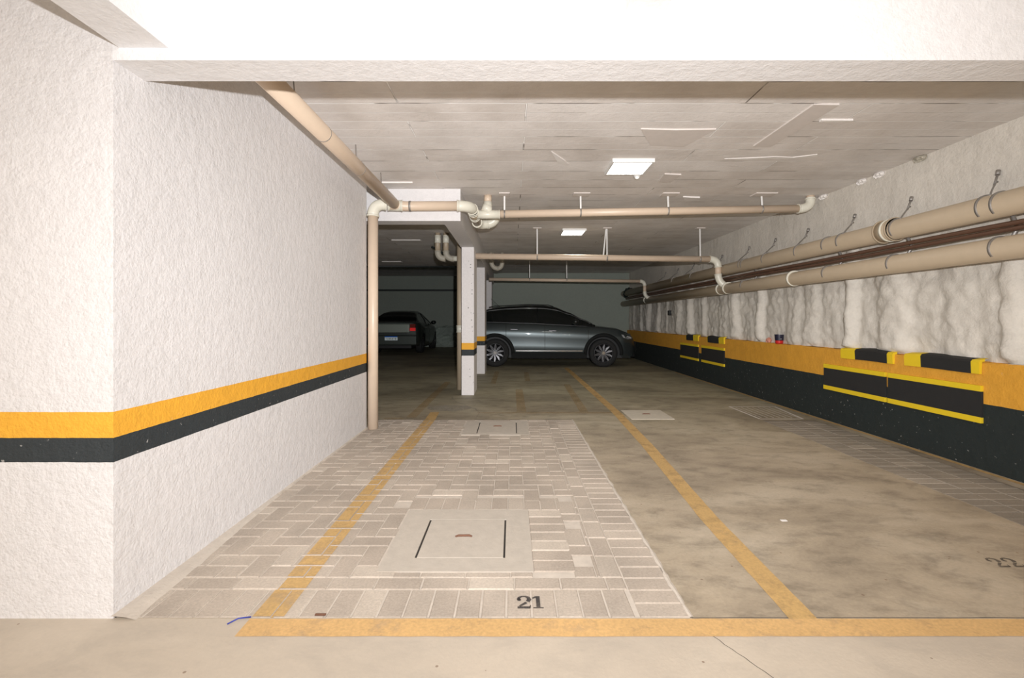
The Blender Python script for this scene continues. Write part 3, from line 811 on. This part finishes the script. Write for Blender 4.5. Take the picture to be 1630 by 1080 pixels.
def cap(y0, y1, label, yl=(.10, .22)):
    t = thing('edge_guard', label, 'edge guard', (XR, (y0 + y1) / 2, .76), 'foam edge guards')
    def seg(a, b, name, m):
        bm = nb(); prof = [(XR - .020, .765), (XR - .024, .862), (XR - .010, .880), (XR + .06, .892), (3.775, .885), (3.775, .865), (XR + .004, .862), (XR - .001, .765)]
        n = max(2, int((b - a) / .04)); prev = None
        for i in range(n + 1):
            y = a + (b - a) * i / n; w = .006 * math.sin(y * 9)
            rg = [bm.verts.new((x - .004 * math.sin(y * 7), y, z + (w if z > .8 else w * .3))) for x, z in prof]
            if prev:
                for k in range(8): bm.faces.new((prev[k], prev[(k + 1) % 8], rg[(k + 1) % 8], rg[k]))
            else: bm.faces.new(rg)
            prev = rg
        bm.faces.new(list(reversed(prev))); obj(name, bm, m, t)
    seg(y0, y0 + yl[0], 'end_strip', M['foamy']); seg(y0 + yl[0], y1 - yl[1], 'foam_body', M['foam']); seg(y1 - yl[1], y1, 'end_strip', M['foamy'])
cap(3.86, 4.60, 'black and yellow foam edge guard on the ledge, the nearest one', (.07, .18))
cap(4.74, 5.49, 'black and yellow foam edge guard on the ledge above the second bumper panel', (.07, .22))
cap(8.53, 9.25, 'black and yellow foam edge guard on the ledge in the far pair, right one', (.22, .02))
cap(9.72, 10.4, 'black and yellow foam edge guard on the ledge in the far pair, left one', (.25, .02))

# cup on the ledge
t = thing('paper_cup', 'black paper cup with a red base standing on the wall ledge', 'cup', (3.78, 6.85, .865))
bm = nb(); tube(bm, [(3.78, 6.85, .858), (3.78, 6.85, .905)], [.048, .052], 24); obj('red_base', bm, simple('red_card', (.55, .02, .02), .4), t)
bm = nb(); tube(bm, [(3.78, 6.85, .904), (3.78, 6.85, .985)], [.0525, .060], 24, caps=False)
tube(bm, [(3.78, 6.85, .983), (3.78, 6.85, .988)], .062, 24, caps=False); obj('cup_wall', bm, simple('navy_card', (.015, .015, .035), .35), t)
bm = nb(); 
for q in (-.5, -.62): bx(bm, 3.78 - .02 + .5 * 0, 3.78 + .0, 6.85 - .062, 6.85 - .055, .935 + q * .02, .941 + q * .02)
obj('print', bm, M['chalk'], t)
bm = nb(); bmesh.ops.create_icosphere(bm, subdivisions=3, radius=.05)
for v in bm.verts: v.co = Vector((v.co.x * .7 + 3.775, v.co.y * 1.1 + 7.12, max(-.04, v.co.z) * .8 + .895)) + Vector((1, 1, 1)) * .015 * noise.noise(v.co * 30)
tag(obj('salmon_lump', bm, simple('salmon_tone', (.62, .27, .19), .8)), 'small salmon coloured lump on the ledge beside the cup', 'litter')  # small orange-red lump on the ledge
bm = nb(); bx(bm, 3.76, 3.82, 11.6, 11.72, 1.30, 1.42, .01); tag(obj('socket_box', bm, M['black']), 'small black box on the right wall below the pipes', 'socket box')

# ------------------------------------------------------------------ cars
M['paint_suv'] = simple('dark_grey_metallic', (.072, .088, .092), .34, .7, coat=.5)
M['paint_dark'] = simple('dark_roof_paint', (.012, .014, .014), .3, coat=.5)
M['paint_sedan'] = simple('grey_green_metallic', (.085, .10, .09), .38, .5, coat=.4)
M['glass'] = simple('tinted_glass', (.006, .008, .008), .08, spec=.6)
M['rubber'] = simple('tyre_rubber', (.014, .014, .014), .8, bumpscale=80)
M['alloy'] = simple('alloy_grey', (.10, .10, .105), .35, .75)
M['alloy_dark'] = simple('alloy_black', (.025, .025, .027), .4, .4)
M['chrome'] = simple('chrome', (.8, .8, .8), .12, 1)
M['clad'] = simple('black_cladding', (.009, .010, .010), .75, spec=.25)
M['headlamp'] = simple('headlamp_glass', (.55, .58, .6), .12, .2, coat=1)
M['tail_red'] = simple('tail_lamp_red', (.6, .02, .02), .2, coat=1, emit=(1, .04, .04), es=.9)
M['tail_dark'] = simple('tail_lamp_upper', (.22, .03, .02), .2, coat=1)
M['plate'] = simple('plate_white_glow', (.75, .80, .80), .4, emit=(.75, .9, .9), es=.3)  # faint glow added to brighten the plate, which is no lamp
M['plate_blue_glow'] = simple('plate_blue_glow', (.0, .12, .55), .4, emit=(0, .15, .6), es=.2)  # same added glow on the blue band

def lerp_tab(tab, x):
    if x <= tab[0][0]: return tab[0][1]
    for (a, va), (b, vb) in zip(tab, tab[1:]):
        if x <= b:
            t = (x - a) / (b - a); t = t * t * (3 - 2 * t) * .5 + t * .5
            return va + (vb - va) * t
    return tab[-1][1]

def build_car(root, C):
    L0, L1 = C['x0'], C['x1']; axf, axr = C['axf'], C['axr']; R = C['R']
    top = lambda x: lerp_tab(C['top'], x); wf = lambda x: lerp_tab(C['w'], x)
    ra = R + .055
    def zb(x):
        z = lerp_tab(C['bot'], x)
        for ax in (axf, axr):
            d = abs(x - ax)
            if d < ra: z = max(z, R + math.sqrt(ra * ra - d * d))
        return z
    xs = [L0 + (L1 - L0) * i / 60 for i in range(61)]
    for ax in (axf, axr):
        for d in (ra, ra - .001, ra - .01, ra - .03, ra - .07, ra - .12): xs += [ax - d, ax + d]
        xs += [ax + ra * math.sin(k * .3) for k in range(-4, 5)]
    xs = sorted(set(round(x, 4) for x in xs))
    prof = C['prof']     # (z, half width)
    def side(x, z):
        tp = top(x); w = wf(x)
        zr = z / tp if tp < prof[-1][0] else z / prof[-1][0] if False else z
        # shoulder height follows the top line
        s = z / tp * prof[-1][0]
        return lerp_tab(prof, s) * w
    rings = []
    for x in xs:
        tp = top(x); b = zb(x); w = wf(x)
        zl = [b] + [max(b + .001 * (i + 1), tp * q) for i, q in enumerate((.40, .50, .60, .68, .76, .84, .91, .965, 1.0))]
        zl = [min(z, tp) for z in zl]
        pts = [(side(x, z), z) for z in zl]
        cr = C['crown']
        pts += [(side(x, tp) * .93, tp + cr * .35), (side(x, tp) * .6, tp + cr * .8), (0, tp + cr)]
        rings.append((x, pts))
    def skin(bm, rings, sel, mirror=True):
        for s in (1, -1):
            grid = [[bm.verts.new((x, p[0] * s, p[1])) for p in pts] for x, pts in rings]
            for i in range(len(grid) - 1):
                for k in range(len(grid[i]) - 1):
                    if sel(i, k):
                        q = (grid[i][k], grid[i + 1][k], grid[i + 1][k + 1], grid[i][k + 1])
                        try: f = bm.faces.new(q); f.smooth = True
                        except ValueError: pass
        bmesh.ops.remove_doubles(bm, verts=bm.verts, dist=.0008)
        loose = [v for v in bm.verts if not v.link_faces]; bmesh.ops.delete(bm, geom=loose, context='VERTS')
    bm = nb(); skin(bm, rings, lambda i, k: True)
    # close front and rear
    for idx in (0, -1):
        x, pts = rings[idx]
        vs = [bm.verts.new((x, p[0], p[1])) for p in pts] + [bm.verts.new((x, -p[0], p[1])) for p in reversed(pts[:-1])]
        bm.faces.new(vs)
    bmesh.ops.remove_doubles(bm, verts=bm.verts, dist=.0008)
    obj('body', bm, M[C['paint']], root)
    # black inner pan
    bm = nb(); bx(bm, L0 + .12, L1 - .12, -.60, .60, .20, .78); bx(bm, axr + ra, axf - ra, -.74, .74, .19, .40); obj('underbody', bm, M['black'], root)
    # greenhouse
    gt = lambda x: lerp_tab(C['roof'], x)
    gx = [C['g0'] + (C['g1'] - C['g0']) * i / 44 for i in range(45)]
    grings = []
    for x in gx:
        base = top(x) + C['crown'] * .2; zr = max(gt(x), base + .004); h = zr - base
        wb = side(x, top(x)) * .955; wt = wb - (wb - C['wroof']) * min(1, h / .42)
        pts = [(wb, base - .02), (wb + (wt - wb) * .35 + .012, base + h * .35), (wt + .03 * min(1, h / .4), base + h * .80), (wt - .02, base + h * .93), (wt * .8, zr - .012 * min(1, h * 4)), (wt * .4, zr), (0, zr + .004)]
        grings.append((x, pts))
    isroof = lambda i, k: (k >= 2 and C['r0'] <= gx[i] < C['r1'])
    bm = nb(); skin(bm, grings, lambda i, k: not isroof(i, k)); obj('windows', bm, M['glass'], root)
    bm = nb(); skin(bm, grings, isroof); obj('roof', bm, M[C['roofpaint']], root)
    for s in (1, -1):
        bm = nb(); pts = [(x, (p[2][0]) * s, p[2][1] + .004) for x, p in grings]
        tube(bm, pts[1:-1], .018, 8); obj('roof_pillar', bm, M[C['roofpaint']], root)
        bm = nb(); tube(bm, [(x, (side(x, top(x)) * .955 + .006) * s, top(x) + C['crown'] * .2) for x in gx[3:-2]], .008, 8); obj('belt_trim', bm, M['alloy' if C['kind'] == 'suv' else 'clad'], root)
        # centre pillar
        for px in C['bpil']:
            bm = nb(); i = min(range(len(gx)), key=lambda j: abs(gx[j] - px)); p = grings[i][1]
            tube(bm, [(px, (p[0][0] + .004) * s, p[0][1]), (px, (p[1][0] + .004) * s, p[1][1]), (px, (p[2][0] + .004) * s, p[2][1])], .016, 6); obj('window_pillar', bm, M['clad'], root)
        # door seams and handles
        for sx in C['seams']:
            bm = nb(); zs_ = [.30 + (top(sx) - .31) * k / 10 for k in range(11)]
            zs_ = [z for z in zs_ if z > zb(sx) + .02]
            tube(bm, [(sx, (side(sx, z) + .0005) * s, z) for z in zs_], .0045, 6); obj('door_seam', bm, M['black'], root)
        for hx in C['handles']:
            z = top(hx) * .86; w = side(hx, z)
            bm = nb(); bx(bm, hx - .09, hx + .09, (w + .004) * s if s > 0 else (w + .03) * s, (w + .03) * s if s > 0 else (w + .004) * s, z - .013, z + .013, .006); obj('door_handle', bm, M[C['paint']] if C['kind'] != 'suv' else M['alloy'], root)
        # mirror
        mx = C['mirror']; mz = top(mx) + .10; w = side(mx, top(mx))
        bm = nb(); bmesh.ops.create_icosphere(bm, subdivisions=3, radius=1)
        for v in bm.verts: v.co = Vector((mx + v.co.x * .085, (w + .10) * s + v.co.y * .10, mz + v.co.z * .068))
        for f in bm.faces: f.smooth = True
        tube(bm, [(mx, (w - .04) * s, mz - .05), (mx, (w + .06) * s, mz - .02)], .022, 8); obj('side_mirror', bm, M['paint_dark'], root)
        # cladding round the arches and along the sill
        if C['clad']:
            for ax in (axf, axr):
                bm = nb(); prev = None
                for k in range(25):
                    a = -.12 + (PI + .24) * k / 24; row = []
                    for rr, off in ((ra - .006, .0), (ra + .012, .022), (ra + .075, .018), (ra + .082, -.02)):
                        x = ax + rr * math.cos(a); z = R + rr * math.sin(a); row.append(bm.verts.new((x, (side(min(max(x, L0), L1), min(z, .75)) + off) * s, z)))
                    if prev:
                        for q in range(3): bm.faces.new((prev[q], row[q], row[q + 1], prev[q + 1])).smooth = True
                    prev = row
                obj('wheel_arch', bm, M['clad'], root)
            bm = nb(); w = side(0, .33) + .012
            y0, y1 = sorted((s * (w - .1), s * w)); bx(bm, axr + ra, axf - ra, y0, y1, .20, .345, .012); obj('sill', bm, M['clad'], root)
            bm = nb(); y0, y1 = sorted((s * (side(0, .40) - .01), s * (side(0, .40) + .014))); bx(bm, axr + ra + .1, axf - ra - .1, y0, y1, .375, .395, .005); obj('side_moulding', bm, M['chrome'], root)
    # wheels
    for ax in (axf, axr):
        for s in (1, -1):
            w = Vector((ax, s * (C['track']), R))
            def lathe(prof, n=40):
                bm = nb(); rg = []
                for k in range(n):
                    a = 2 * PI * k / n; rg.append([bm.verts.new((w.x + rr * math.cos(a), w.y + s * yy, w.z + rr * math.sin(a))) for rr, yy in prof])
                for k in range(n):
                    for q in range(len(prof) - 1):
                        f = bm.faces.new((rg[k][q], rg[(k + 1) % n][q], rg[(k + 1) % n][q + 1], rg[k][q + 1])); f.smooth = True
                return bm
            rr = R * .66
            tyre = lathe([(rr, -.10), (R * .92, -.105), (R * .99, -.08), (R, 0), (R * .99, .075), (R * .93, .10), (rr * 1.12, .105), (rr, .095), (rr, -.10)])
            wh = obj('wheel', tyre, M['rubber'], root)
            bm = lathe([(rr, .094), (rr * .94, .085), (rr * .93, .02), (.001, .02)]); obj('rim_barrel', bm, M['alloy_dark'], wh)
            bm = lathe([(rr * 1.01, .098), (rr * .95, .103), (rr * .93, .09)]); obj('rim_lip', bm, M['alloy_dark'], wh)
            bm = nb(); ns = C['spokes']
            for k in range(ns):
                a = 2 * PI * k / ns + .2
                d = Vector((math.cos(a), 0, math.sin(a))); e = Vector((-math.sin(a), 0, math.cos(a)))
                q = [d * rr * .18 + e * .012, d * rr * .60 + e * .036, d * rr * .93 + e * .024, d * rr * .93 - e * .006, d * rr * .55 - e * .022, d * rr * .18 - e * .012]
                f1 = [bm.verts.new(w + v + Vector((0, s * (.085 if i not in (2, 3) else .092), 0))) for i, v in enumerate(q)]
                f2 = [bm.verts.new(w + v + Vector((0, s * .05, 0))) for v in q]
                bm.faces.new(f1); bm.faces.new(f2[::-1])
                for i in range(6): bm.faces.new((f1[i], f1[(i + 1) % 6], f2[(i + 1) % 6], f2[i]))
            obj('spokes', bm, M['alloy'], wh)
            bm = nb(); tube(bm, [w + Vector((0, s * .05, 0)), w + Vector((0, s * .096, 0))], .038, 16); obj('hub_cap', bm, M['chrome'], wh)
    return side, top

suv = thing('suv', 'dark grey crossover suv parked sideways in front of the back wall', 'car', (0, 0, 0), local=True)
C = dict(kind='suv', x0=-2.15, x1=2.08, axf=1.28, axr=-1.28, R=.335, track=.76, crown=.03, paint='paint_suv', roofpaint='paint_dark', wroof=.52,
         top=[(-2.15, .92), (-2.0, 1.02), (-1.5, 1.06), (-.5, 1.03), (.4, .985), (.95, .955), (1.2, .945), (1.6, .90), (1.88, .80), (2.0, .70), (2.08, .56)],
         w=[(-2.15, .80), (-2.0, .93), (-1.6, 1.0), (1.4, 1.0), (1.75, .97), (1.95, .86), (2.08, .66)],
         bot=[(-2.15, .42), (-1.9, .27), (-1.0, .22), (1.0, .22), (1.9, .22), (2.08, .30)],
         prof=[(.2, .78), (.32, .845), (.42, .872), (.52, .862), (.64, .868), (.74, .885), (.84, .872), (.95, .83), (1.0, .80)],
         roof=[(-2.02, 1.08), (-1.85, 1.17), (-1.62, 1.35), (-1.4, 1.41), (-1.0, 1.465), (-.5, 1.492), (-.1, 1.485), (.15, 1.445), (.5, 1.31), (.8, 1.155), (1.08, 1.0)],
         g0=-2.02, g1=1.10, r0=-1.62, r1=.16, bpil=(-.28, ), seams=(-1.02, -.10, .92), handles=(-.83, .08), mirror=.62, clad=True, spokes=10)
side, top = build_car(suv, C)
for s in (1, -1):
    bm = nb()
    pts = [(1.70, .775), (1.93, .715), (1.97, .68), (1.86, .665), (1.74, .70)]
    vs = [bm.verts.new((x, (side(x, z) + .012) * s, z)) for x, z in pts]; bm.faces.new(vs)
    vs2 = [bm.verts.new((x, (side(x, z) - .03) * s, z)) for x, z in pts]
    for i in range(5): bm.faces.new((vs[i], vs[(i + 1) % 5], vs2[(i + 1) % 5], vs2[i]))
    obj('headlight', bm, M['headlamp'], suv)
    bm = nb(); tube(bm, [(-1.45, .46 * s, 1.43), (-1.3, .50 * s, 1.455), (-.5, .53 * s, 1.492), (0, .52 * s, 1.478), (.12, .50 * s, 1.44)], .010, 8); obj('roof_rail', bm, M['clad'], suv)
bm = nb(); tube(bm, [(-1.22, 0, 1.45), (-1.44, 0, 1.66)], [.006, .003], 6); obj('antenna', bm, M['black'], suv)
bm = nb(); bx(bm, 2.0, 2.11, -.56, .56, .34, .60, .03); obj('grille', bm, M['clad'], suv)
bm = nb(); bx(bm, 1.9, 2.07, -.62, .62, .22, .34, .03); obj('front_bumper', bm, M['clad'], suv)
bm = nb(); bx(bm, -2.20, -2.05, -.66, .66, .34, .56, .04); obj('rear_bumper', bm, M['clad'], suv)
suv.scale = (1.066,) * 3; suv.location = (.955, 13.10, 0); suv.rotation_euler = (0, 0, -.03)

sed = thing('sedan', 'dark grey green sedan seen from behind in the dark bay', 'car', (0, 0, 0), local=True)
C2 = dict(kind='sedan', x0=-2.16, x1=2.06, axf=1.30, axr=-1.22, R=.31, track=.73, crown=.03, paint='paint_sedan', roofpaint='paint_sedan', wroof=.50,
          top=[(-2.16, .99), (-2.05, 1.03), (-1.6, 1.035), (-.6, .98), (.4, .93), (1.0, .92), (1.5, .86), (1.85, .74), (2.06, .52)],
          w=[(-2.16, .90), (-2.02, .97), (-1.6, 1.0), (1.4, 1.0), (1.8, .93), (2.06, .66)],
          bot=[(-2.16, .40), (-1.9, .26), (-1.0, .22), (1.0, .22), (2.06, .30)],
          prof=[(.2, .76), (.32, .81), (.45, .845), (.6, .85), (.8, .845), (.95, .81), (1.0, .78)],
          roof=[(-1.80, 1.05), (-1.4, 1.25), (-1.05, 1.39), (-.7, 1.43), (-.1, 1.435), (.2, 1.39), (.6, 1.2), (1.0, .99)],
          g0=-1.82, g1=1.05, r0=-1.08, r1=.15, bpil=(-.2,), seams=(-.9, -.05, .85), handles=(-.7, .1), mirror=.62, clad=False, spokes=7)
side, top = build_car(sed, C2)
# rear face details
bm = nb(); bx(bm, -2.24, -2.02, -.80, .80, .30, .64, .05); obj('rear_bumper', bm, M['paint_sedan'], sed)
bm = nb(); bx(bm, -2.20, -2.10, -.56, .56, .70, .99, .03); obj('trunk_lid', bm, simple('trunk_paint_lit', (.34, .38, .33), .35, .4, coat=.4), sed)  # lid paler than the body: light falling on it put into the colour
bm = nb(); bx(bm, -2.225, -2.19, -.50, .50, .68, .70, .004); obj('trunk_trim', bm, M['alloy'], sed)
for s in (1, -1):
    y0, y1 = sorted((.585 * s, .76 * s))
    bm = nb(); bx(bm, -2.215, -2.06, y0, y1, .765, .86, .012); bm2 = obj('tail_light', bm, M['tail_red'], sed)
    bm = nb(); bx(bm, -2.205, -2.06, y0, y1, .865, .985, .012); obj('upper_lens', bm, M['tail_dark'], bm2)
t = obj('number_plate', (lambda b: (bx(b, -2.262, -2.235, -.20, .20, .465, .565, .003), b)[1])(nb()), M['plate'], sed)
bm = nb(); bx(bm, -2.266, -2.255, -.20, .20, .562, .593, .002); obj('blue_band', bm, M['plate_blue_glow'], t)
bm = nb()
seg = {'E': 'abcf', }   # blurred plate characters drawn as short bars
def glyph(bm, y, code, h=.06, w=.034, z0=.482):
    x0, x1 = -2.2655, -2.258; tk = .009
    S = {'a': (y - w / 2, y + w / 2, z0 + h - tk, z0 + h), 'g': (y - w / 2, y + w / 2, z0 + h / 2 - tk / 2, z0 + h / 2 + tk / 2), 'd': (y - w / 2, y + w / 2, z0, z0 + tk),
         'f': (y + w / 2 - tk, y + w / 2, z0 + h / 2, z0 + h), 'b': (y - w / 2, y - w / 2 + tk, z0 + h / 2, z0 + h), 'e': (y + w / 2 - tk, y + w / 2, z0, z0 + h / 2), 'c': (y - w / 2, y - w / 2 + tk, z0, z0 + h / 2),
         'm': (y - tk / 2, y + tk / 2, z0, z0 + h)}
    for ch in code: q = S[ch]; bx(bm, x0, x1, q[0], q[1], q[2], q[3])
# read left to right from behind the car (left = +y)
for y, code in ((.15, 'am'), (.10, 'amd'), (.05, 'abefc'), (0, 'afgcd'), (-.05, 'abgcd'), (-.10, 'am'), (-.15, 'abgcdef')): glyph(bm, y, code)
obj('plate_characters', bm, M['joint'], t)
sed.scale = (1.066,) * 3; sed.rotation_euler = (0, 0, PI / 2 + .0); sed.location = (-4.10, 16.35 + 2.26 * 1.066, 0)
for o in (suv, sed): del o['_local']
for o in list(bpy.data.objects):
    if '_local' in o.keys(): del o['_local']

# ------------------------------------------------------------------ lights
def flash(name, loc, energy, size, smooth, color=(1, 1, 1), ang=None):
    ld = bpy.data.lights.new(name, 'SPOT'); ld.energy = energy; ld.shadow_soft_size = size; ld.color = color
    ld.spot_size = math.radians(ang or 150); ld.spot_blend = 1
    ld.use_nodes = True; nt = ld.node_tree
    em = next(n for n in nt.nodes if n.type == 'EMISSION')
    lf = nt.nodes.new('ShaderNodeLightFalloff'); lf.inputs['Strength'].default_value = 1; lf.inputs['Smooth'].default_value = smooth
    nt.links.new(lf.outputs['Quadratic'], em.inputs['Strength'])
    o = bpy.data.objects.new(name, ld); COL.objects.link(o); o.location = loc
    o.rotation_euler = (PI / 2, 0, 0)
    return o
flash('flash', (.10, 0.02, 1.42), 6900, .022, 24, (1, .99, 1), 148)
def area(name, loc, sx, sy, e, col, rot=(0, 0, 0)):
    ld = bpy.data.lights.new(name, 'AREA'); ld.shape = 'RECTANGLE'; ld.size = sx; ld.size_y = sy; ld.energy = e; ld.color = col
    o = bpy.data.objects.new(name, ld); COL.objects.link(o); o.location = loc; o.rotation_euler = rot; return o
area('panel_light', (1.145, 4.765, CEIL - .04), .35, .36, 25, (1, .97, .90))
area('panel_light', (1.04, 8.31, CEIL - .04), .35, .40, 25, (1, .97, .88))
for x, y in ((-2.5, -1.5), (2.2, -1.5), (-2.5, -4.2), (2.2, -4.2)):
    area('rear_fill', (x, y, CEIL - .03), .5, .5, 175, (1, .93, .84))  # unseen fill lights added behind the camera to lift the ambient

w = bpy.data.worlds.new('world'); scn.world = w; w.use_nodes = True
w.node_tree.nodes['Background'].inputs[0].default_value = (.9, 1, .95, 1); w.node_tree.nodes['Background'].inputs[1].default_value = .02

cd = bpy.data.cameras.new('camera'); cd.sensor_width = 36; cd.lens = 36 * 770 / 1630; cd.shift_x = -.5 / 1630; cd.shift_y = -31 / 1630
cd.clip_start = .05; cd.clip_end = 100
co = bpy.data.objects.new('camera', cd); COL.objects.link(co); co.location = (0, 0, 1.2); co.rotation_euler = (PI / 2, 0, 0)
scn.camera = co
scn.view_settings.view_transform = 'Standard'
scn.view_settings.exposure = -1.8
scn.cycles.max_bounces = 10; scn.cycles.diffuse_bounces = 6; scn.cycles.use_denoising = True
